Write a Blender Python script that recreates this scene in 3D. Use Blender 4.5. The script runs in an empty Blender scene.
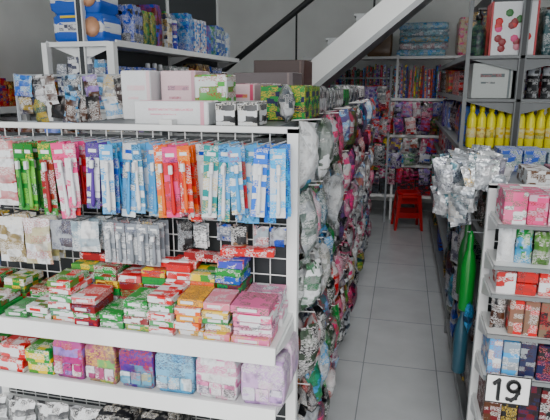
import bpy, math, random
from mathutils import Matrix, Vector, Euler
random.seed(7)
R=random.random
def U(a,b): return a+(b-a)*R()
def H(s,sat=1.18):
    o=[]
    v=[int(s[i:i+2],16)/255 for i in (0,2,4)]; l=sum(v)/3
    v=[min(1,max(0,l+(c-l)*sat)) for c in v]
    for c in v:
        o.append(c/12.92 if c<=.04045 else ((c+.055)/1.055)**2.4)
    return tuple(o)
scene=bpy.context.scene
# ------------------------------------------------------------ materials
def newmat(name):
    m=bpy.data.materials.new(name); m.use_nodes=True
    nt=m.node_tree; return m,nt,nt.nodes['Principled BSDF']
def noisy(name,c,rough=.5,var=.08,scale=8,metal=0,bump=0,coat=0):
    m,nt,b=newmat(name)
    tc=nt.nodes.new('ShaderNodeTexCoord'); n=nt.nodes.new('ShaderNodeTexNoise'); n.inputs['Scale'].default_value=scale; n.inputs['Detail'].default_value=5
    r=nt.nodes.new('ShaderNodeValToRGB')
    r.color_ramp.elements[0].position=.3; r.color_ramp.elements[1].position=.7
    r.color_ramp.elements[0].color=(*[max(0,x*(1-var*2)) for x in c],1)
    r.color_ramp.elements[1].color=(*[min(1,x*(1+var)) for x in c],1)
    nt.links.new(tc.outputs['Object'],n.inputs['Vector']); nt.links.new(n.outputs['Fac'],r.inputs['Fac']); nt.links.new(r.outputs['Color'],b.inputs['Base Color'])
    b.inputs['Roughness'].default_value=rough; b.inputs['Metallic'].default_value=metal
    b.inputs['Coat Weight'].default_value=coat
    if bump:
        bp=nt.nodes.new('ShaderNodeBump'); bp.inputs['Strength'].default_value=bump; bp.inputs['Distance'].default_value=.01
        nt.links.new(n.outputs['Fac'],bp.inputs['Height']); nt.links.new(bp.outputs['Normal'],b.inputs['Normal'])
    return m
def printmat(name,rough,metal=0,wr=0,coat=0,cell=2.6,pk=.3,dk=.4,grad=.35,pscale=6):
    """printed packaging: Col = main ink, Col2 = second ink, alpha = per-item seed"""
    m,nt,b=newmat(name); N=nt.nodes; L=nt.links
    uv=N.new('ShaderNodeUVMap'); uv.uv_map='UVMap'
    a1=N.new('ShaderNodeAttribute'); a1.attribute_name='Col'
    a2=N.new('ShaderNodeAttribute'); a2.attribute_name='Col2'
    w=N.new('ShaderNodeMath'); w.operation='MULTIPLY'; w.inputs[1].default_value=40; L.new(a1.outputs['Alpha'],w.inputs[0])
    def mapping(sx,sy):
        mp=N.new('ShaderNodeMapping'); mp.inputs['Scale'].default_value=(sx,sy,1); L.new(uv.outputs['UV'],mp.inputs['Vector']); return mp
    def noise4(sx,sy,scale,det):
        mp=mapping(sx,sy)
        n=N.new('ShaderNodeTexNoise'); n.noise_dimensions='4D'; n.inputs['Scale'].default_value=scale; n.inputs['Detail'].default_value=det
        L.new(mp.outputs['Vector'],n.inputs['Vector']); L.new(w.outputs[0],n.inputs['W']); return n
    def rng(sock,t0,t1):
        r=N.new('ShaderNodeMapRange'); r.inputs['From Min'].default_value=t0; r.inputs['From Max'].default_value=t1
        L.new(sock,r.inputs['Value']); return r.outputs['Result']
    def mix(f,a,bb,k=None):
        x=N.new('ShaderNodeMix'); x.data_type='RGBA'
        if k is not None:
            q=N.new('ShaderNodeMath'); q.operation='MULTIPLY'; q.inputs[1].default_value=k; L.new(f,q.inputs[0]); f=q.outputs[0]
        L.new(f,x.inputs['Factor'])
        for s,i in ((a,6),(bb,7)):
            if isinstance(s,tuple): x.inputs[i].default_value=s
            else: L.new(s,x.inputs[i])
        return x.outputs[2]
    vo=N.new('ShaderNodeTexVoronoi'); vo.voronoi_dimensions='4D'; vo.distance='CHEBYCHEV'; vo.inputs['Scale'].default_value=cell; vo.inputs['Randomness'].default_value=.5
    L.new(mapping(1,1.7).outputs[0],vo.inputs['Vector']); L.new(w.outputs[0],vo.inputs['W'])
    sp=N.new('ShaderNodeSeparateColor'); L.new(vo.outputs['Color'],sp.inputs['Color'])
    c=mix(rng(sp.outputs[0],.62,.64),a1.outputs['Color'],a2.outputs['Color'])
    g=rng(noise4(1,1,1.6,0).outputs['Fac'],.35,.7)
    c=mix(g,c,a2.outputs['Color'],grad)
    wn=N.new('ShaderNodeTexWhiteNoise'); wn.noise_dimensions='1D'; L.new(w.outputs[0],wn.inputs['W'])
    cr=N.new('ShaderNodeValToRGB'); cr.color_ramp.interpolation='CONSTANT'
    e=cr.color_ramp.elements; e[0].color=(.7,.7,.7,1); e[1].position=.35; e[1].color=(.01,.02,.1,1)
    for p,cc in ((.5,(.4,.01,.02,1)),(.62,(.7,.45,.02,1)),(.7,(.7,.7,.7,1)),(.85,(.01,.15,.05,1)),(.93,(.02,.02,.02,1))):
        x=e.new(p); x.color=cc
    L.new(wn.outputs['Value'],cr.inputs['Fac'])
    if pk:
        pic=rng(noise4(1,1,pscale,2).outputs['Fac'],.52,.66)
        c=mix(pic,c,cr.outputs['Color'],pk)
    if dk:
        pic2=rng(noise4(1.3,1,pscale*.7,2).outputs['Fac'],.47,.34)
        c=mix(pic2,c,(.012,.012,.02,1),dk)
    txt=rng(noise4(7,20,2.6,1).outputs['Fac'],.51,.54); band=rng(sp.outputs[1],.42,.44)
    mu=N.new('ShaderNodeMath'); mu.operation='MULTIPLY'; L.new(txt,mu.inputs[0]); L.new(band,mu.inputs[1])
    c=mix(mu.outputs[0],c,cr.outputs['Color'],.85)
    L.new(c,b.inputs['Base Color'])
    b.inputs['Roughness'].default_value=rough; b.inputs['Metallic'].default_value=metal; b.inputs['Coat Weight'].default_value=coat
    b.inputs['Specular IOR Level'].default_value=.35
    if wr:
        tc=N.new('ShaderNodeTexCoord'); nn=N.new('ShaderNodeTexNoise'); nn.inputs['Scale'].default_value=28; nn.inputs['Detail'].default_value=2
        L.new(tc.outputs['Object'],nn.inputs['Vector']); bp=N.new('ShaderNodeBump'); bp.inputs['Strength'].default_value=wr; bp.inputs['Distance'].default_value=.02
        L.new(nn.outputs['Fac'],bp.inputs['Height']); L.new(bp.outputs['Normal'],b.inputs['Normal'])
    return m
CARD=printmat('printed_carton',.5,cell=3.6,pk=0,dk=0,grad=.15)
FILM=printmat('printed_film',.28,wr=.5,coat=.2,cell=2.4,pk=.5,dk=.45,pscale=4.5)
FOIL=printmat('silver_foil',.3,metal=.5,wr=.8,cell=2,pk=.2,dk=.3)
def plainattr(name,rough):
    m,nt,b=newmat(name); a=nt.nodes.new('ShaderNodeAttribute'); a.attribute_name='Col'
    n=nt.nodes.new('ShaderNodeTexNoise'); n.inputs['Scale'].default_value=40
    mp=nt.nodes.new('ShaderNodeMapRange'); mp.inputs['To Min'].default_value=.85; mp.inputs['To Max'].default_value=1.1; nt.links.new(n.outputs['Fac'],mp.inputs['Value'])
    mx=nt.nodes.new('ShaderNodeMix'); mx.data_type='RGBA'; mx.blend_type='MULTIPLY'; mx.inputs['Factor'].default_value=1
    nt.links.new(a.outputs['Color'],mx.inputs[6]); nt.links.new(mp.outputs['Result'],mx.inputs[7]); nt.links.new(mx.outputs[2],b.inputs['Base Color'])
    b.inputs['Roughness'].default_value=rough; return m
PLAS=plainattr('coloured_plastic',.3)
MATS=[CARD,FILM,FOIL,PLAS]
WHITE=noisy('white_powdercoat',H('e8eaea'),.4,.04,6)
GREY=noisy('grey_powdercoat',H('74787a'),.45,.05,6)
DGREY=noisy('dark_steel',H('303437'),.45,.05,6)
WALL=noisy('painted_wall',H('eceeec'),.8,.03,3,bump=.1)
CONC=noisy('painted_concrete',H('a4a7a8'),.75,.06,4,bump=.15)
BLACK=noisy('black_paint',H('17191b'),.4,.1,10)
STEEL=noisy('steel',H('b8bcc0'),.3,.05,20,metal=.8)
# ------------------------------------------------------------ mesh batch
class B:
    def __init__(s): s.v=[];s.f=[];s.c=[];s.d=[];s.uv=[];s.sm=[];s.mi=[]
    def add(s,prim,M=None,c1=(.8,.8,.8),c2=(.8,.8,.8),smooth=False,mi=0,seed=None):
        vs,fs=prim; o=len(s.v); k=R() if seed is None else seed
        if M is None: M=Matrix.Identity(4)
        s.v.extend([tuple(M@Vector(p)) for p in vs])
        for f in fs:
            s.f.append([i+o for i in f]); s.sm.append(smooth); s.mi.append(mi)
            n=(Vector(vs[f[1]])-Vector(vs[f[0]])).cross(Vector(vs[f[2]])-Vector(vs[f[1]]))
            ax=max(range(3),key=lambda i:abs(n[i])); a,b=((1,2),(0,2),(0,1))[ax]
            for i in f:
                s.uv.extend((vs[i][a]*10,vs[i][b]*10)); s.c.extend((*c1,k)); s.d.extend((*c2,k))
    def build(s,name,mats=None,parent=None):
        me=bpy.data.meshes.new(name); me.from_pydata(s.v,[],s.f)
        for m in (mats or MATS): me.materials.append(m)
        me.polygons.foreach_set('use_smooth',s.sm); me.polygons.foreach_set('material_index',s.mi)
        for nm,dt in (('Col',s.c),('Col2',s.d)):
            a=me.color_attributes.new(nm,'FLOAT_COLOR','CORNER'); a.data.foreach_set('color',dt)
        u=me.uv_layers.new(name='UVMap'); u.data.foreach_set('uv',s.uv)
        me.update(); ob=bpy.data.objects.new(name,me); scene.collection.objects.link(ob)
        if parent: ob.parent=parent
        return ob
def rings(rs):
    n=len(rs[0]); vs=[p for r in rs for p in r]; fs=[]
    for i in range(len(rs)-1):
        for j in range(n):
            k=(j+1)%n; fs.append([i*n+j,i*n+k,(i+1)*n+k,(i+1)*n+j])
    fs.append(list(range(n))[::-1]); fs.append([(len(rs)-1)*n+j for j in range(n)])
    return vs,fs
def rrect(w,d,c,z):
    a,b=w/2,d/2
    return [(-a+c,-b,z),(a-c,-b,z),(a,-b+c,z),(a,b-c,z),(a-c,b,z),(-a+c,b,z),(-a,b-c,z),(-a,-b+c,z)]
def cb(w,d,h,c=.002):
    c=min(c,w*.2,d*.2,h*.2)
    return rings([rrect(w-2*c,d-2*c,c,0),rrect(w,d,c,c),rrect(w,d,c,h-c),rrect(w-2*c,d-2*c,c,h)])
def bx(x0,x1,y0,y1,z0,z1):
    return ([(x0,y0,z0),(x1,y0,z0),(x1,y1,z0),(x0,y1,z0),(x0,y0,z1),(x1,y0,z1),(x1,y1,z1),(x0,y1,z1)],
            [[3,2,1,0],[4,5,6,7],[0,1,5,4],[1,2,6,5],[2,3,7,6],[3,0,4,7]])
def lathe(pr,n=12,sx=1,sy=1):
    return rings([[(r*math.cos(2*math.pi*j/n)*sx,r*math.sin(2*math.pi*j/n)*sy,z) for j in range(n)] for r,z in pr])
def soft(w,d,h):
    rs=[]; ph=R()*6
    for t in (0,.04,.12,.3,.5,.7,.88,.96,1):
        k=(1-abs(2*t-1)**12)**.25 if 0<t<1 else .9
        row=[]
        for j in range(32):
            a=2*math.pi*j/32+math.pi/32; ca,sa=math.cos(a),math.sin(a)
            kk=k*(1+.01*math.sin(5*a+9*t+ph))
            row.append((math.copysign(abs(ca)**.14,ca)*w/2*kk,math.copysign(abs(sa)**.14,sa)*d/2*kk,h*t))
        rs.append(row)
    return rings(rs)
def pouch(w,h,t):
    nx,nz=5,8; vs=[];fs=[]; ph=R()*6
    for s in (-1,1):
        o=len(vs)
        for k in range(nz+1):
            z=k/nz*2-1
            for i in range(nx+1):
                x=i/nx*2-1
                f=0 if abs(z)>.99 else (1-abs(x)**2.5)*(1-min(1,abs(z)/.9)**4)
                wob=.08*t*math.sin(x*5+z*7+ph)
                pin=1-.06*math.cos(z*math.pi/2)
                vs.append((x*w/2*pin,s*f*t/2+wob,(z+1)/2*h))
        for k in range(nz):
            for i in range(nx):
                a=o+k*(nx+1)+i; q=[a,a+1,a+nx+2,a+nx+1]
                fs.append(q if s<0 else q[::-1])
    return vs,fs
def rod(p0,p1,r=.003,n=6):
    p0,p1=Vector(p0),Vector(p1); d=(p1-p0).normalized(); a=d.orthogonal().normalized(); b=d.cross(a)
    return rings([[tuple(p+a*math.cos(2*math.pi*j/n)*r+b*math.sin(2*math.pi*j/n)*r) for j in range(n)] for p in (p0,p1)])
def T(x,y,z,rz=0,rx=0,ry=0): return Matrix.Translation((x,y,z))@Euler((rx,ry,rz)).to_matrix().to_4x4()
RED=H('b40c12');PINK=H('d04480');BLUE=H('0c48ac');LBLUE=H('4a9cd0');TEAL=H('0c8484');GREEN=H('107c34');YEL=H('d8bc10');WH=H('dcdfe2')
PUR=H('4b2880');LAV=H('9478c0');ORG=H('d05c10');BRN=H('4a2c18');DK=H('141518');NAVY=H('0e1840');CRM=H('d0bc8c');SIL=H('a6abb1');MAG=H('a01058')
ALL=[RED,RED,PINK,BLUE,LBLUE,TEAL,GREEN,YEL,WH,PUR,ORG,LAV,MAG]
DARK=[DK,NAVY,BRN,H('3a1018'),H('1a3426'),RED,H('404a54'),PUR]
def item(b,M,kind,w,h,d,c1,c2,seed=None):
    if kind=='box': b.add(cb(w*.96,d,h),M,c1,c2,mi=0,seed=seed)
    elif kind=='stack':
        n=max(2,int(h/.032)); 
        for i in range(n): b.add(cb(w*.95,d,h/n*.97),M@T(U(-.003,.003),U(-.006,.006),i*h/n,U(-.04,.04)),c1,c2,mi=0,seed=seed)
    elif kind=='pouch': b.add(pouch(w,h,min(d,.05)),M@T(0,-d*.25,0,U(-.12,.12),U(-.1,.02)),c1,c2,True,1,seed)
    elif kind=='soft': b.add(soft(w*.97,d,h),M@T(0,0,0,U(-.06,.06)),c1,c2,True,1,seed)
    elif kind=='bottle':
        r=w*.42; hh=h
        b.add(lathe([(r*.9,0),(r,.006),(r,hh*.6),(r*.85,hh*.7),(r*.4,hh*.8),(r*.38,hh*.84)],12,1,.75),M,c1,c2,True,1,seed)
        b.add(lathe([(r*.45,hh*.84),(r*.45,hh*.98),(r*.35,hh)],10),M,c2,c2,True,3)
    elif kind=='can':
        r=w*.46; b.add(lathe([(r*.94,0),(r,.004),(r,h*.86),(r*1.03,h*.87),(r*1.03,h*.97),(r*.9,h)],14),M,c1,c2,True,0,seed)
    elif kind=='book':
        x=-w/2
        while x<w/2-.012:
            t=U(.008,.026); b.add(cb(t,d,h*U(.8,1),.001),M@T(x+t/2,U(0,.03),0,0,0,U(-.04,.04)),random.choice(ALL+DARK),random.choice(ALL),mi=0); x+=t+.002
def row(b,o,rz,length,h,d,kinds,pal,w=(.07,.12),gap=.004,run=(2,4),hv=.75):
    u=0
    base=T(o[0],o[1],o[2],rz)
    while u<length-w[0]:
        k=random.choice(kinds); c1=random.choice(pal); c2=random.choice(pal+[WH]); ww=U(*w); hh=h*U(hv,1); s=R()
        if k in('bottle','can'): ww=min(ww,.075)
        for i in range(random.randint(*run)):
            if u+ww>length: u=length; break
            item(b,base@T(u+ww/2,d/2+U(0,.015),0),k,ww,hh*U(.97,1),d*.9,c1,c2,s)
            u+=ww+gap
# ------------------------------------------------------------ room
def solid(name,args,mat,parent=None):
    b=B(); b.add(bx(*args)); return b.build(name,[mat],parent)
m,nt,bs=newmat('floor_tiles')
tc=nt.nodes.new('ShaderNodeTexCoord'); mp=nt.nodes.new('ShaderNodeMapping'); mp.inputs['Location'].default_value=(.145,.2,0)
br=nt.nodes.new('ShaderNodeTexBrick'); br.offset=0; br.inputs['Scale'].default_value=1; br.inputs['Brick Width'].default_value=.4; br.inputs['Row Height'].default_value=.6; br.inputs['Mortar Size'].default_value=.003
br.inputs['Color1'].default_value=(*H('c4c8cb'),1); br.inputs['Color2'].default_value=(*H('bcc0c3'),1); br.inputs['Mortar'].default_value=(*H('8a8f93'),1)
nz=nt.nodes.new('ShaderNodeTexNoise'); nz.inputs['Scale'].default_value=5; nz.inputs['Detail'].default_value=6
mx=nt.nodes.new('ShaderNodeMix'); mx.data_type='RGBA'; mx.blend_type='MULTIPLY'; mx.inputs['Factor'].default_value=.3
L=nt.links
L.new(tc.outputs['Object'],mp.inputs['Vector']); L.new(mp.outputs[0],br.inputs['Vector']); L.new(tc.outputs['Object'],nz.inputs['Vector'])
L.new(br.outputs['Color'],mx.inputs[6]); L.new(nz.outputs['Fac'],mx.inputs[7]); L.new(mx.outputs[2],bs.inputs['Base Color'])
bs.inputs['Roughness'].default_value=.2
XL,XR,YB,ZC=-2.95,1.75,6.8,2.95
solid('floor',(XL-.1,XR+.1,-2.5,YB+.1,-.1,0),m)
solid('ceiling',(XL-.1,XR+.1,-.9,YB+.1,ZC,ZC+.1),WALL)
solid('wall_left',(XL-.1,XL,-.9,YB+.1,0,ZC),WALL)
solid('wall_right',(XR,XR+.1,-.9,YB+.1,0,ZC),WALL)
solid('wall_back',(XL,XR,YB,YB+.1,0,ZC),WALL)
solid('baseboard_back',(XL,XR,YB-.012,YB,0,.1),GREY)
solid('baseboard_left',(XL,XL+.012,-.9,YB-.012,0,.1),GREY)
# ------------------------------------------------------------ staircase
sof=lambda x:1.46+.808*(x+.9)
st=B(); prof=[]
x0=-2.7; n=12
for i in range(n):
    xa=x0+.25*i; za=sof(xa)+.34
    prof+= [(xa,za-.02),(xa-.02,za-.02),(xa-.02,za),(xa+.25,za)]
xe=x0+.25*n
prof+= [(xe,sof(xe))]
prof=[(-2.72,0.0)]+prof+[(-2.69,0.0)]
np_=len(prof)
vs=[(x,5.0,z) for x,z in prof]+[(x,5.85,z) for x,z in prof]
fs=[list(range(np_)),[np_+i for i in range(np_)][::-1]]+[[i,np_+i,np_+(i+1)%np_,(i+1)%np_] for i in range(np_)]
st.add((vs,fs)); 
def slab(x0,x1,o0,o1,y0,y1):
    return ([(x0,y0,sof(x0)+o0),(x1,y0,sof(x1)+o0),(x1,y1,sof(x1)+o0),(x0,y1,sof(x0)+o0),(x0,y0,sof(x0)+o1),(x1,y0,sof(x1)+o1),(x1,y1,sof(x1)+o1),(x0,y1,sof(x0)+o1)],
            [[3,2,1,0],[4,5,6,7],[0,1,5,4],[1,2,6,5],[2,3,7,6],[3,0,4,7]])
st.add(slab(-2.4,.3,-.03,.26,4.97,5.0),mi=1)
st.add(slab(-2.4,.3,-.04,.02,4.95,4.97),mi=0)
sr=st.build('staircase',[CONC,WALL])
rl=B()
rl.add(rod((-2.6,5.05,sof(-2.6)+.95),(.05,5.05,sof(.05)+.75),.028,10))
for x in (-2.5,-1.75,-1.0,-.3): rl.add(rod((x,5.05,sof(x)+.2),(x,5.05,sof(x)+.85),.01))
rl.build('stair_railing',[BLACK],sr)
# ------------------------------------------------------------ shelving
def mesh_grid(b,x0,x1,z0,z1,y,s=.05,r=.0018,axis='x',mi=0):
    n=int((x1-x0)/s+.5)
    for i in range(n+1):
        x=x0+(x1-x0)*i/n
        b.add(rod((x,y,z0),(x,y,z1),r,5),mi=mi)
    n=int((z1-z0)/s+.5)
    for i in range(n+1):
        z=z0+(z1-z0)*i/n
        b.add(rod((x0,y-.003,z),(x1,y-.003,z),r,5),mi=mi)
def gondola(b,x0,x1,y0,y1,h,zs,rail=.012,rm=0):
    xc=(x0+x1)/2
    b.add(bx(x0+.02,x1-.02,y0,y1,0,.1),mi=1)
    b.add(bx(xc-.012,xc+.012,y0,y1,.1,h-.02),mi=1)
    n=max(2,int((y1-y0)/.9)+1)
    for i in range(n):
        y=y0+.02+(y1-y0-.04)*i/(n-1); b.add(bx(xc-.02,xc+.02,y-.018,y+.018,.1,h),mi=0)
    for z in zs:
        b.add(bx(x0,x1,y0,y1,z-.016,z),mi=rm)
        for x,s in ((x0,-1),(x1,1)):
            b.add(bx(min(x,x+s*.008),max(x,x+s*.008),y0,y1,z-.02,z+rail),mi=rm)
        for i in range(n):
            y=y0+.02+(y1-y0-.04)*i/(n-1)
            for x in (x0+.02,x1-.02):
                v=[(xc,y-.003,z-.02),(x,y-.003,z-.02),(xc,y-.003,z-.09)]
                b.add((v+[(a,y+.003,c) for a,_,c in v],[[0,1,2],[5,4,3],[0,3,4,1],[1,4,5,2],[2,5,3,0]]))
def endcap(b,x0,x1,yf,yb,h,zs,z0=.1,pw=.035,rail=.045,low=.036,rm=0):
    for x in (x0,x1-pw): b.add(bx(x,x+pw,yb,yb+.03,0,h))
    b.add(bx(x0,x1,yb,yb+.02,h-.012,h+.004)); b.add(bx(x0,x1,yf+.02,yb,0,.1),mi=1)
    b.add(bx(x0+pw,x1-pw,yb+.035,yb+.045,.1,h-.03),mi=1)
    mesh_grid(b,x0+pw,x1-pw,z0,h-.012,yb+.008)
    for z in zs:
        b.add(bx(x0+.01,x1-.01,yf,yb,z-.012,z))
        l=low
        v=[(x0+.006,yf-.012,z-l+.002),(x1-.006,yf-.012,z-l+.002),(x1-.006,yf,z-l),(x0+.006,yf,z-l),
           (x0+.006,yf-.004,z+rail-l),(x1-.006,yf-.004,z+rail-l),(x1-.006,yf+.004,z+rail-l),(x0+.006,yf+.004,z+rail-l)]
        b.add((v,[[3,2,1,0],[4,5,6,7],[0,1,5,4],[1,2,6,5],[2,3,7,6],[3,0,4,7]]),mi=rm)
        for x in (x0+.006,x1-.010):
            vv=[(x,yf,z-.012),(x,yb,z-.012),(x,yb,z-.075)]
            b.add((vv+[(a+.004,p,c) for a,p,c in vv],[[0,1,2],[5,4,3],[0,3,4,1],[1,4,5,2],[2,5,3,0]]))
GM=[WHITE,DGREY,GREY]
# --- left gondola with end display
Z1,Z2=.906,.735
LG=[.14,.42,.70,.96,1.20,1.43]
g=B(); gondola(g,-1.0,-.36,1.46,4.85,1.45,LG,rm=2,rail=.002); endcap(g,-1.32,-.27,1.166,1.40,1.435,[Z1,Z2,.5,.22],pw=.03)
g1=g.build('gondola_shelf',GM)
tb=B(); hk=B()
def brushpack(b,M,c1,c2,w=.036,h=.2):
    b.add(cb(w,.002,h,.0008),M@T(0,0,-h),c2,c1,mi=0)
    b.add(cb(w+.001,.004,h*.22,.001),M@T(0,-.001,-h*.22),c1,c1,mi=0)
    b.add(cb(w*.6,.0045,h*.05,.0005),M@T(0,-.0015,-h*.14),WH if c1!=WH else BLUE,WH,mi=3)
    b.add(cb(w+.001,.004,h*.1,.001),M@T(0,-.001,-h),c1,c2,mi=0)
    pr=[(.003,0),(.006,.01),(.0055,h*.25),(.004,h*.42),(.0035,h*.55),(.006,h*.6),(.006,h*.72),(.003,h*.74)]
    hc=c1 if R()<.6 else random.choice([WH,c2])
    b.add(lathe(pr,7,1.0,.9),M@T(w*.05,-.008,-h*.96),hc,c1,True,3)
    b.add(cb(.010,.010,h*.12,.001),M@T(w*.05,-.014,-h*.37),WH,c1,mi=3)
brows=[(-.985,H('8a1020'),RED),(-.95,GREEN,H('801018')),(-.912,MAG,PINK),(-.874,RED,PINK),(-.838,BLUE,RED),(-.80,PUR,WH),(-.762,LBLUE,BLUE),(-.724,LBLUE,WH),(-.688,H('5a9cc8'),WH),
 (-.652,H('4f98cc'),LBLUE),(-.616,H('c09020'),ORG),(-.580,RED,PINK),(-.545,ORG,RED),(-.510,RED,WH),(-.476,GREEN,TEAL),(-.440,TEAL,LBLUE),(-.405,RED,LBLUE),(-.372,H('0a70d0'),LBLUE),(-.335,H('20a0e8'),H('0868c8')),(-.303,H('0878d0'),H('30b0e8'))]
def hook(x,z,yb=1.398,l=.17):
    hk.add(rod((x,yb,z),(x,yb-l,z+.004),.0022)); hk.add(rod((x,yb-l,z+.004),(x,yb-l-.006,z+.016),.0022))
for x,c1,c2 in brows:
    hook(x,1.402)
    w=U(.032,.044); nn=random.choice([3,4,5,5])
    for k in range(nn):
        if R()<.15: c1,c2=c2,c1
        brushpack(tb,T(x+U(-.005,.005),1.375-.028*k,1.40-U(0,.006),U(-.35,.35),U(-.06,.06),U(-.07,.07)),c1,c2 if R()<.7 else WH,w,U(.17,.215))
for x in (-1.20,-1.11):
    hook(x,1.40)
    for k in range(4): tb.add(pouch(.085,.19,.016),T(x+U(-.004,.004),1.37-.03*k,1.21,U(-.15,.15)),H('a01020'),WH,True,1)
for x in (-1.045,-1.015):
    hook(x,1.40)
    for k in range(4): brushpack(tb,T(x,1.37-.03*k,1.39,U(-.2,.2)),H('0a6a24'),H('6fb04a'),.034,.19)
for x in (-.80,-.765,-.73,-.695,-.66):
    hook(x,1.175,l=.1)
    for k in range(3): brushpack(tb,T(x,1.37-.03*k,1.17,U(-.2,.2)),H('80868e'),SIL,.032,.12)
for i,x in enumerate((-1.22,-1.12,-1.03,-.94,-.87)):
    hook(x,1.172,l=.12)
    for k in range(3): tb.add(pouch(.085,.14 if i<3 else .09,.02),T(x,1.37-.035*k,1.03 if i<3 else 1.08,U(-.15,.15)),[H('a8862a'),WH,H('a8a070'),SIL,H('8ca0ac')][i],[BRN,H('807048'),WH,H('504a50'),WH][i],True,1)
for i,x in enumerate((-.60,-.545,-.48,-.43,-.37,-.32)):
    hook(x,1.165,l=.06)
    for k in range(1+i%2): tb.add(pouch(.045,.09-.02*(i%3),.012),T(x,1.385-.02*k,1.075+.02*(i%3),U(-.2,.2)),[SIL,H('707a80'),H('8a9298'),H('78583a'),H('9aa8b0'),SIL][i],[DK,WH,BLUE,DK,WH,BLUE][i],True,1)
tb.build('toothbrush_packs'); hk.build('display_hooks',[STEEL],g1)
# toothpaste cartons
tp=B()
DR=H('700c14')
cols=[(-1.22,2,3,[RED,WH]),(-1.13,2,3,[WH,GREEN]),(-1.04,1,2,[GREEN,WH]),(-.965,2,2,[GREEN,WH]),(-.89,6,6,[RED,GREEN]),(-.815,4,6,[DR,RED]),(-.74,2,5,[RED,GREEN]),(-.665,4,6,[GREEN,DR]),(-.59,5,7,[RED,WH]),(-.515,5,6,[H('d09820'),ORG]),(-.44,5,8,[H('d08090'),H('d8b840')]),(-.345,5,4,[H('cc6a94'),H('e0a8c4')])]
for x,nf,nb,p in cols:
    last=x>-.4
    for k in range(nb):
        c=random.choice(p+[GREEN,RED,DR,DR,BLUE]) if not last else random.choice([H('d090ac'),WH]); tp.add(cb(.072 if not last else .1,.09,.021,.001),T(x+U(-.004,.004),1.345,Z1+.001+k*.0222,U(-.06,.06)),c,random.choice([WH,RED,GREEN,YEL]) if not last else WH,mi=0)
    for k in range(nf):
        cc=p[k%2] if R()<.8 else (GREEN if not last else PINK); yy=1.235+U(-.01,.012); zz=Z1+.001+k*.0208; rz=U(-.06,.06); ww=.07 if not last else .1
        tp.add(cb(ww,.1,.0195,.001),T(x+U(-.004,.004),yy,zz,rz),cc,random.choice([WH,WH]+p),mi=0)
        tp.add(cb(ww*.5,.001,.008,.0003),T(x,yy,zz,rz)@T(-ww*.08,-.0508,.006),WH if cc!=WH else RED,WH,mi=3)
for i in range(6):
    tp.add(cb(.15,.035,.022,.001),T(-.95+i*.11,1.345+U(-.01,.01),Z1+.004+.0222*[2,6,6,6,7,8][i]+.0,U(-.15,.15)),random.choice([WH,RED,DR]),RED,mi=0)
tp.build('toothpaste_boxes')
sp=B(); x=-1.30
for w,c1,c2,k in ((.09,RED,GREEN,'stack'),(.09,GREEN,RED,'stack'),(.09,RED,WH,'stack'),(.085,GREEN,YEL,'stack'),(.10,H('a02870'),LAV,'soft'),(.10,H('9a4a70'),H('70a060'),'soft'),(.105,H('5f90a8'),PUR,'soft'),(.115,H('88b8d0'),H('5098c0'),'soft'),(.12,H('d080a8'),WH,'soft'),(.12,H('b898c8'),H('dcc0d8'),'soft')):
    h=.08 if k=='stack' else .118
    if k=='stack': item(sp,T(x+w/2,1.275,Z2+.001),k,w,h,.18,c1,c2,.3)
    else:
        s_=R(); M=T(x+w/2,1.235,Z2+.001,U(-.06,.06))
        sp.add(soft(w*.97,.1,h),M,c1,c2,True,1,s_)
        for q in range(3): sp.add(soft(w*.28,.012,h*.3),M@T(w*(-.3+.3*q),-.049,h*.12),c2 if q%2 else WH,c1,True,1)
        sp.add(soft(w*.97,.1,h),T(x+w/2,1.345,Z2+.001,U(-.03,.03)),c2,c1,True,1,s_)
    x+=w+.003
sp.build('soap_packs')
lb=B(); row(lb,(-1.28,1.19,.501),0,.98,.12,.19,['soft','box','pouch'],[BRN,DK,DK,H('3a1018'),H('504030')],(.1,.14)); row(lb,(-1.28,1.19,.221),0,.98,.17,.19,['soft','box'],DARK,(.1,.14)); lb.build('detergent_packs')
# aisle side products
ap=B(); hs=[.24,.24,.22,.2,.19]
for i,z in enumerate(LG[:-1]):
    pal=[[GREEN,WH,RED,DK],[WH,NAVY,RED,BRN],[RED,DK,GREEN,PUR],[H('80858a'),SIL,GREEN,BRN],[GREEN,DK,WH,RED]][i]
    row(ap,(-.345,1.48,z+.001),math.pi/2,3.3,hs[i],.26,['pouch','soft','box','pouch','bottle'],pal+[ALL[i*2]],(.09,.15),hv=.85)
    row(ap,(-.995,4.8,z+.001),-math.pi/2,3.3,hs[i],.25,['box','soft','can'],ALL+DARK,(.09,.15))
ap.build('shelf_groceries')
hp=B()
for zi,z in enumerate((1.445,1.24,1.03,.82,.60,.38)):
    y=1.54
    while y<4.8:
        w=U(.07,.14); near=y<2.2
        pal=[WH,GREEN,SIL,DK,H('3a4a3a'),H('60706a'),WH,H('8a9088')] if near else [RED,H('b04870'),H('6a1020'),H('584070'),NAVY,DK,WH,WH,H('8a1848'),SIL,H('503830'),H('8a9096'),H('c07898'),DK]
        h=U(.13,.22) if zi<5 else U(.14,.18); c=random.choice(pal); c2=random.choice([RED,PINK,DK,WH,WH,DK,GREEN,LBLUE,SIL])
        for q in range(random.choice([1,2,2])):
            hp.add(pouch(w,h,.06),T(-.305+q*.035+U(0,.015),y,z-h-U(.0,.03),math.pi/2+U(-.5,.5),U(-.12,.12),U(-.12,.12)),c,c2,True,1)
        if R()<.4: hp.add(rod((-.36,y,z-.01),(-.25,y,z-.004),.002),mi=3)
        y+=w*U(.75,1.0)
hp.build('hanging_snack_bags')
ZT=1.432
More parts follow.
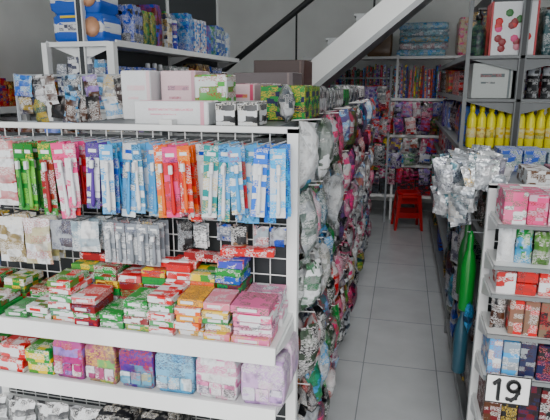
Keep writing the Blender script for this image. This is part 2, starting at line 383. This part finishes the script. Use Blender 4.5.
def carton(name,x0,x1,y0,y1,z,h,c1,c2,rz=0,mi=0):
    b=B(); b.add(cb(x1-x0,y1-y0,h,.003),T((x0+x1)/2,(y0+y1)/2,z,rz),c1,c2,mi=mi)
    b.add(cb(.02,(y1-y0)*1.002,.001,.0003),T((x0+x1)/2,(y0+y1)/2,z+h,rz),WH,WH,mi=3)
    b.add(cb((x1-x0)*.7,.001,h*.5,.0003),T((x0+x1)/2,(y0+y1)/2,z+h*.22,rz)@T(0,-(y1-y0)/2-.0005,0),c2,WH,mi=0)
    return b.build(name)
PW=H('e0c8ce')
def plaincarton(name,x0,x1,y0,y1,z,h,c,c2,rz=0):
    b=B(); M=T((x0+x1)/2,(y0+y1)/2,z,rz); w,d=x1-x0,y1-y0
    b.add(cb(w,d,h,.003),M,c,c,mi=3)
    b.add(cb(w*1.001,.02,.001,.0003),M@T(0,0,h),c2,c2,mi=3)
    b.add(cb(w*.6,.001,h*.10,.0003),M@T(0,-d/2-.0005,h*.6),c2,c2,mi=0)
    b.add(cb(w*.35,.001,h*.05,.0003),M@T(-w*.1,-d/2-.0005,h*.42),c2,c2,mi=0)
    b.add(cb(.012,.001,h*.98,.0003),M@T(w*.42,-d/2-.0004,h*.01),c2,c2,mi=3)
    return b.build(name)
plaincarton('tall_carton',-.95,-.84,1.70,1.82,ZT,.165,WH,PW)
plaincarton('tall_carton.001',-.83,-.70,1.76,1.90,ZT,.165,PW,H('c8a0ac'))
plaincarton('lotion_box',-.80,-.56,1.50,1.60,ZT,.07,WH,H('d8a0b0'))
carton('flower_print_box',-.665,-.555,1.66,1.76,ZT,.15,WH,H('4f9e4a'))
plaincarton('tea_box',-.66,-.53,1.90,2.0,ZT,.12,PW,H('c05070'))
plaincarton('cardboard_carton',-.88,-.56,2.75,3.0,ZT,.18,H('6a6264'),H('8a7c7c'))
plaincarton('cardboard_carton.001',-.95,-.62,3.4,3.7,ZT,.27,H('4a3632',1.1),H('6a5650'))
tpk=B(); row(tpk,(-.31,1.66,ZT),math.pi/2,3.1,.12,.17,['pouch','soft','pouch','box'],[DK,GREEN,NAVY,BRN,H('404a54'),H('1a3426'),SIL,DK],(.07,.12),run=(1,3))
row(tpk,(-.54,1.49,ZT),0,.2,.075,.12,['box'],[DK,H('34383c')],(.06,.07)); tpk.build('top_shelf_packs')
# --- second gondola left/back
g=B(); gondola(g,-1.87,-1.47,2.6,4.75,2.3,[.14,.5,.85,1.15,1.42,1.765])
g.add(bx(-1.50,-1.46,2.56,2.6,0,1.765)); g.add(bx(-1.88,-1.85,2.56,2.6,0,1.765)); g.add(bx(-1.87,-1.5,2.585,2.6,1.745,1.77))
g.build('gondola_shelf.001',[WHITE,DGREY])
p2=B()
for z,h in ((.141,.3),(.501,.29),(.851,.25),(1.151,.24),(1.421,.3)):
    row(p2,(-1.475,2.62,z),math.pi/2,2.1,h,.15,['box','bottle','soft','can'],DARK+[BLUE,WH,TEAL],(.07,.12))
    row(p2,(-1.84,2.605,z),0,.34,h*.95,.04,['box','soft'],DARK+[DK,BLUE,BRN,WH,LBLUE],(.06,.09),run=(1,1),hv=.85)
row(p2,(-1.475,2.85,1.766),math.pi/2,.8,.27,.17,['bottle','can','soft'],[NAVY,BLUE,H('1a4a4a'),DK,GREEN,WH],(.06,.08),run=(1,2))
row(p2,(-1.475,3.65,1.766),math.pi/2,1.05,.28,.17,['soft','soft','box'],[BLUE,H('2a8ac8'),LBLUE,WH,GREEN],(.09,.13),run=(1,2))
p2.build('shampoo_bottles')
dp=B()
for k in range(2):
    M=T(-1.70-.01*k,2.73,1.766+.151*k)
    dp.add(soft(.3,.2,.15),M,H('1a58b0'),H('1a58b0'),True,3)
    dp.add(soft(.302,.202,.07),M@T(0,0,.045),WH,WH,True,3)
    dp.add(cb(.12,.003,.03,.001),M@T(-.05,-.101,.065),NAVY,WH,mi=0)
    dp.add(cb(.10,.003,.012,.001),M@T(-.05,-.101,.128),YEL,WH,mi=3)
    dp.add(lathe([(.042,0),(.047,.003),(.0,.005)],14,1,1.1),M@T(.085,-.101,.08,0,math.pi/2),H('d8a888'),WH,True,3)
dp.build('diaper_packs')
g=B()
for z in (.3,.7,1.05,1.40): g.add(bx(XL+.001,-2.5,1.9,4.6,z-.02,z)); g.add(bx(-2.5,-2.488,1.9,4.6,z-.03,z+.012))
for y in (1.9,3.2,4.56): g.add(bx(-2.56,-2.52,y,y+.035,0,1.42)); g.add(bx(XL+.001,XL+.03,y,y+.035,0,1.42))
g.build('storage_shelf',GM)
wp=B()
for z,h in ((.301,.34),(.701,.3),(1.051,.3),(1.401,.2)):
    row(wp,(-2.51,1.95,z),math.pi/2,2.6,h,.3,['box','soft','can','box'],DARK+[WH,LAV,LBLUE,PUR],(.1,.18))
wp.build('household_goods')
ah=B()
ah.add(bx(-1.75,-1.06,2.16,2.19,0,.03),mi=3,c1=DK)
for x in (-1.75,-1.08): ah.add(rod((x,2.175,0),(x,2.175,1.60),.009),mi=3,c1=SIL)
for z in (1.59,1.5,1.38,1.2): ah.add(rod((-1.75,2.175,z),(-1.08,2.175,z),.006),mi=3,c1=SIL)
for z in (1.50,1.59,1.38,1.2):
    x=-1.72
    while x<-1.1:
        w=U(.05,.09); h=U(.08,.15); ah.add(pouch(w,h,.03),T(x+w/2,2.14+U(-.03,.01),z-h+.002,U(-.3,.3),0,U(-.2,.2)),random.choice([DK,BRN,NAVY,SIL,LAV,H('3a2a28'),BLUE,DK,WH]),random.choice([H('a08820'),WH,DK,LBLUE,BRN]),True,1); x+=w*U(.9,1.3)
ah.build('accessory_rack')
# --- back shelf
BZ=[.3,.656,.996,1.40,1.85]
g=B()
for z in BZ:
    g.add(bx(-1.15,.95,6.2,6.65,z-.02,z)); g.add(bx(-1.15,.95,6.188,6.2,z-.024,z+.004))
for x in (-1.15,-.1,.91):
    for y in (6.2,6.61): g.add(bx(x,x+.025,y,y+.04,0,1.87))
g.build('back_shelf',[WHITE,GREY])
bp=B()
row(bp,(-1.1,6.22,1.401),0,2.0,.42,.2,['book','book','pouch'],ALL+DARK,(.15,.3),hv=.85,run=(1,2))
row(bp,(-1.1,6.22,.997),0,2.0,.37,.3,['pouch','soft','box'],ALL+DARK,(.08,.15),hv=.8,run=(1,2))
row(bp,(-1.1,6.22,.657),0,2.0,.31,.3,['soft','box','pouch'],[NAVY,PINK,PUR,WH,LBLUE,DK,DK],(.08,.14),hv=.8,run=(1,2))
row(bp,(-1.1,6.22,.301),0,2.0,.33,.3,['box','soft'],DARK+[DK],(.12,.2),hv=.8,run=(1,2))
for z in (1.37,1.2,.97,.8,.63):
    x=-1.0
    while x<.4:
        w=U(.07,.14); h=U(.1,.2); bp.add(pouch(w,h,.05),T(x+w/2,6.14+U(-.02,.02),z-h,U(-.4,.4),0,U(-.2,.2)),random.choice([PINK,NAVY,DK,RED,PUR,WH,WH,H('606a74'),DK]),random.choice(ALL),True,1); x+=w*U(.9,1.2)
bp.build('school_supplies')
bb=B()
for k in range(5): bb.add(soft(.52,.34,.075),T(.16+U(-.02,.02),6.4,1.851+k*.07,U(-.05,.05)),[H('6fa4b0'),H('8fb8c4'),H('5f8fa0'),H('7ab0c0'),H('9ac4d0')][k],[LBLUE,WH][k%2],True,1)
bb.build('folded_blankets')
tt=B(); tt.add(soft(.28,.28,.3),T(-.3,6.4,1.851),H('6a5440'),H('5a4838'),True,3); tt.add(soft(.3,.28,.4),T(.68,6.4,1.851),CRM,PINK,True,1); tt.build('stuffed_bags')
db=B()
for i in range(60):
    z=random.choice([.62,.95,1.25]); h=U(.18,.28)
    db.add(pouch(U(.11,.17),h,.08),T(U(-.75,-.2),U(5.97,6.06),z+.22-h+U(0,.08),U(-.6,.6),U(-.3,.1)),random.choice([NAVY,PINK,DK,WH,DK,RED,PUR,H('4a5560'),MAG]),random.choice(ALL+DARK),True,1)
for x in (-.8,-.15): db.add(rod((x,6.09,0),(x,6.09,1.75),.012),mi=3,c1=SIL)
for z in (1.62,1.3,1.0): db.add(rod((-.8,6.09,z),(-.15,6.09,z),.01),mi=3,c1=SIL)
for i in range(9): db.add(rod((-.76+i*.07,6.09,1.62),(-.76+i*.07,6.04,1.45),.002),mi=3,c1=SIL)
db.build('hanging_bag_rack')
def stool(name,x,y,z,s=1,rz=0):
    b=B(); h=.44
    for k in range(2):
        o=.035*k; M=T(0,0,o)
        b.add(rings([rrect(.27,.27,.05,h-.03),rrect(.29,.29,.055,h-.012),rrect(.28,.28,.055,h),rrect(.25,.25,.05,h+.003)]),M,H('b01418'),RED,mi=3)
        for sx in (-1,1):
            for sy in (-1,1):
                rs=[]
                for t,zz in ((0,0),(1,h-.02)):
                    cx=sx*(.165-.045*t); cy=sy*(.165-.045*t); w=.03+.02*t-.004*k
                    rs.append([(cx+a*w/2,cy+c*w/2,zz) for a,c in((-1,-1),(1,-1),(1,1),(-1,1))])
                b.add(rings(rs),M,H('a01216'),RED,mi=3)
        for zz,o2 in ((.16,.148),(.34,.128)):
            for q in range(4):
                Mx=M@Matrix.Rotation(q*math.pi/2,4,'Z'); b.add(bx(-o2,o2,-o2-.008,-o2+.008,zz,zz+.035 if zz<.3 else zz+.08),Mx,H('981014'),RED,mi=3)
    b.add(lathe([(.03,h),(.035,h+.004),(.02,h+.006)],12),T(0,0,.035),H('700a0c'),RED,mi=3)
    ob=b.build(name); ob.location=(x,y,z); ob.rotation_euler=(0,0,rz); ob.scale=(s,s,s); return ob
stool('plastic_stool',.10,5.9,0,s=.86,rz=.15)
# --- right side
RZ=[.14,.42,.70,.95,1.18]
g=B(); gondola(g,.33,.93,2.06,3.2,1.2,RZ); g.build('gondola_shelf.002',[GREY,DGREY])
g=B(); EZ=[1.105,.962,.862,.715,.555,.37,.15]; endcap(g,.315,.93,1.80,2.0,1.2,EZ,rail=.012,low=.011,rm=2); ge=g.build('end_display_shelf',GM)
g=B(); TZ=[.14,.42,.70,.95,1.18,1.47,1.71]
gondola(g,.34,.93,3.32,5.9,2.3,TZ)
for x in (.33,.91): g.add(bx(x,x+.022,3.295,3.32,0,2.35),mi=2)
g.build('gondola_shelf.003',[GREY,DGREY,GREY])
rp=B()
hs=[.24,.24,.21,.19]
for i,z in enumerate(RZ[:-1]):
    row(rp,(.335,3.15,z+.001),-math.pi/2,1.05,hs[i],.2,['pouch','box','bottle','soft'],DARK+[DK,LBLUE,GREEN],(.08,.13),hv=.85)
for i,z in enumerate(TZ[:-1]):
    row(rp,(.345,5.85,z+.001),-math.pi/2,2.45,[.24,.24,.21,.19,.25,.2][i],.2,['box','soft','pouch','bottle'],DARK+[WH,BLUE],(.08,.14),hv=.85)
row(rp,(.37,3.62,1.181),0,.54,.24,.1,['box','soft'],DARK,(.08,.12),hv=.9); row(rp,(.37,3.6,1.472),0,.54,.2,.1,['box','soft'],DARK,(.08,.12),hv=.9)
row(rp,(.37,3.62,1.712),0,.54,.3,.1,['box','soft'],DARK,(.1,.14),hv=.9)
rp.build('shelf_groceries.001')
ep=B()
kw=dict(run=(1,1),hv=.9,gap=.001)
row(ep,(.335,1.80,1.106),0,.58,.11,.17,['box'],[H('b06078'),WH,PINK,H('c0a0b0')],(.05,.08),**kw)
row(ep,(.335,1.80,.963),0,.58,.128,.17,['pouch','box'],[GREEN,WH,H('4a7030'),H('a8a080'),LBLUE],(.045,.06),**kw)
row(ep,(.335,1.80,.863),0,.58,.085,.17,['stack','box'],[RED,WH,H('a02828'),WH],(.05,.07),**kw)
row(ep,(.335,1.80,.716),0,.58,.132,.17,['box','pouch','box'],[BRN,DK,H('4a3424'),RED,H('706050')],(.04,.055),**kw)
row(ep,(.335,1.80,.556),0,.58,.145,.17,['box'],[DK,H('90959a'),LBLUE,NAVY,WH],(.04,.06),**kw)
row(ep,(.335,1.80,.371),0,.58,.17,.17,['box'],[H('5a141c'),DK,BRN,RED],(.05,.07),**kw)
row(ep,(.335,1.80,.151),0,.58,.19,.17,['box','soft'],DARK,(.1,.14),**kw)
ep.build('biscuit_packs')
yb=B()
x=.405
while x<.90:
    for r_ in range(2):
        M=T(x,3.40+r_*.065,1.1815)
        yb.add(lathe([(.021,0),(.025,.006),(.026,.08),(.025,.17),(.018,.195),(.011,.205),(.01,.212)],12),M,H('e8e010'),H('f4e070'),True,3)
        yb.add(lathe([(.0255,.06),(.0267,.062),(.0267,.12),(.0255,.122)],12),M,H('e0d890'),YEL,True,0)
        yb.add(lathe([(.013,.212),(.013,.24),(.007,.262)],10),M,H('ece020'),YEL,True,3)
    x+=.054
yb.build('yellow_squeeze_bottles')
plaincarton('storage_tin',.38,.60,3.36,3.56,1.472,.2,H('b0b6b4'),H('606a6c'))
tr=B(); row(tr,(.62,3.36,1.472),0,.28,.19,.2,['box','can'],[DK,H('4a4540'),SIL],(.07,.09),run=(1,2)); tr.build('storage_jars')
tr=B(); M=T(.58,3.45,1.7115)
tr.add(cb(.25,.18,.29,.004),M,WH,WH,mi=3)
for fx in (-1,1): tr.add(cb(.012,.182,.292,.001),M@T(fx*.119,0,0),H('a01828'),RED,mi=3)
for i in range(16): tr.add(lathe([(.0,0),(.022,.001),(.016,.003),(.005,.004)],7),T(.58+U(-.085,.085),3.3592,1.75+U(0,.2),0,math.pi/2,0),random.choice([RED,PINK,H('801020'),H('2a6a30'),H('c88090')]),RED,mi=3)
tr.build('rose_print_gift_box')
tr=B(); M=T(.40,3.42,1.7115)
tr.add(lathe([(.04,0),(.045,.01),(.045,.14),(.03,.17),(.014,.185),(.014,.2)],14),M,H('141e28'),H('24303c'),True,1); tr.add(lathe([(.02,.2),(.02,.23),(.008,.235),(.008,.26)],10),M,DK,DK,True,3); tr.add(cb(.05,.014,.014),M@T(.012,0,.255),DK,DK,mi=3)
tr.build('pump_bottle')
tr=B(); row(tr,(.74,3.36,1.7115),0,.17,.27,.2,['soft'],[H('1a4a50')],(.13,.14),run=(1,1)); tr.build('teal_pack')
lt=B(); row(lt,(.42,2.45,1.1815),0,.5,.1,.2,['box','soft'],[LBLUE,H('90a8b0'),H('6a8088'),BLUE],(.07,.1),run=(1,3)); row(lt,(.46,2.1,1.1815),0,.44,.07,.2,['box','soft'],[BRN,WH,H('905a68'),H('604838')],(.07,.1),run=(1,2)); lt.build('counter_packs')
# silver sachet strips
ss=B()
for k in range(7):
    y=2.04+k*.05; ss.add(rod((.34,y,1.27),(.19,y,1.282),.0025),mi=3,c1=SIL)
ss.add(rod((.34,2.03,1.27),(.34,2.4,1.27),.005),mi=3,c1=SIL)
ss.add(rod((.342,2.07,1.181),(.342,2.07,1.27),.005),mi=3,c1=SIL); ss.add(rod((.342,2.36,1.181),(.342,2.36,1.27),.005),mi=3,c1=SIL)
for i in range(110):
    x=U(.165,.36); lo=1.0 if x<.28 else 1.16
    z=U(lo,1.19); h=U(.09,.12)
    ss.add(pouch(U(.06,.085),h,.024),T(x,U(2.04,2.33),z,U(-.7,.7),U(-.35,.3),U(-.35,.35)),random.choice([SIL,H('d0d4d8'),H('9aa2aa'),WH]),random.choice([WH,H('5a7a84'),SIL,H('808088'),SIL]),True,2)
ss.build('silver_sachet_bunch')
gb=B()
for k,(y,z) in enumerate(((2.12,.66),(2.24,.68),(2.16,.36))):
    gb.add(rod((.335,y,z+.33),(.27,y,z+.33),.002),mi=3,c1=SIL)
    gb.add(lathe([(.02,0),(.028,.01),(.029,.19),(.02,.24),(.012,.26),(.012,.31),(.004,.335)],12,1,.8),T(.285,y,z),[H('0a7028'),H('1a5a2a'),H('2a4a58')][k],YEL,True,3)
for i in range(30):
    y=U(2.1,3.1); z=U(.35,.95); h=U(.12,.18); gb.add(pouch(U(.07,.11),h,.035),T(.305+U(-.02,.01),y,z-h+.1,-math.pi/2+U(-.5,.5)),random.choice([DK,NAVY,H('3a4048'),BLUE,BRN,H('2a4a3a')]),random.choice([SIL,LBLUE,DK]),True,1)
gb.build('hanging_bottles_and_bags')
e=bpy.data.objects.new('price_sign',None); scene.collection.objects.link(e); e.location=(.40,1.772,.53)
b=B(); b.add(cb(.146,.004,.108,.001),T(0,0,-.054)); s=b.build('card',[noisy('sign_card',H('f2f3f4'),.5,.02,5)],e)
b=B()
for a in (bx(-.073,.073,-.0035,-.001,.050,.054),bx(-.073,.073,-.0035,-.001,-.054,-.050),bx(-.073,-.069,-.0035,-.001,-.05,.05),bx(.069,.073,-.0035,-.001,-.05,.05)): b.add(a)
b.build('frame',[BLACK],e)
# stroke digits, 1 and 9
b=B(); yy=-.0042
def stroke(pts,r=.0062):
    for p,q in zip(pts,pts[1:]): b.add(rod((p[0],yy,p[1]),(q[0],yy,q[1]),r,8))
    for p in pts: b.add(rod((p[0],yy-r,p[1]),(p[0],yy+.002,p[1]),r,10))
stroke([(-.045,.022),(-.030,.036),(-.030,-.036)])
stroke([(.017+.018*math.cos(t*math.pi/8),.017+.019*math.sin(t*math.pi/8)) for t in range(17)])
stroke([(.035,.017),(.034,-.005),(.026,-.026),(.012,-.036),(.0,-.032)])
b.build('digits',[BLACK],e)
lm=B(); lm.add(bx(-.35,.85,3.9,3.98,ZC-.06,ZC-.001)); lm.build('added_fill_housing',[WHITE])  # housing for an added, out-of-view fill lamp; the shop is lit by daylight
m,nt,bs=newmat('added_fill_glow'); bs.inputs['Emission Color'].default_value=(.9,.95,1,1); bs.inputs['Emission Strength'].default_value=4  # glow of the added fill tube
lt=B(); lt.add(rod((-.3,3.94,ZC-.08),(.8,3.94,ZC-.08),.014,10)); lt.build('added_fill_tube',[m],bpy.data.objects['added_fill_housing'])
# ------------------------------------------------------------ light
w=bpy.data.worlds.new('World'); scene.world=w; w.use_nodes=True
bg=w.node_tree.nodes['Background']; bg.inputs['Color'].default_value=(.98,.985,1,1); bg.inputs['Strength'].default_value=1.9
sd=bpy.data.lights.new('daylight','SUN'); sd.energy=2.6; sd.angle=math.radians(35); sd.color=(1,.96,.91)
so=bpy.data.objects.new('daylight',sd); scene.collection.objects.link(so); so.rotation_euler=Vector((-.1,1,-.5)).to_track_quat('-Z','Y').to_euler()
ad=bpy.data.lights.new('added_fill_light','AREA'); ad.shape='RECTANGLE'; ad.size=1.1; ad.size_y=.08; ad.energy=26; ad.color=(1,.99,.98)  # added fill light, brightens the far aisle and back wall
ao=bpy.data.objects.new('added_fill_light',ad); scene.collection.objects.link(ao); ao.location=(.25,3.94,ZC-.11)
# ------------------------------------------------------------ camera
cd=bpy.data.cameras.new('camera'); co=bpy.data.objects.new('camera',cd); scene.collection.objects.link(co)
cd.sensor_fit='HORIZONTAL'; cd.sensor_width=36; cd.lens=36*530/550; cd.clip_start=.05
co.location=(0,0,1.55); co.rotation_euler=(math.radians(90-13.3),0,math.radians(13.4)); scene.camera=co
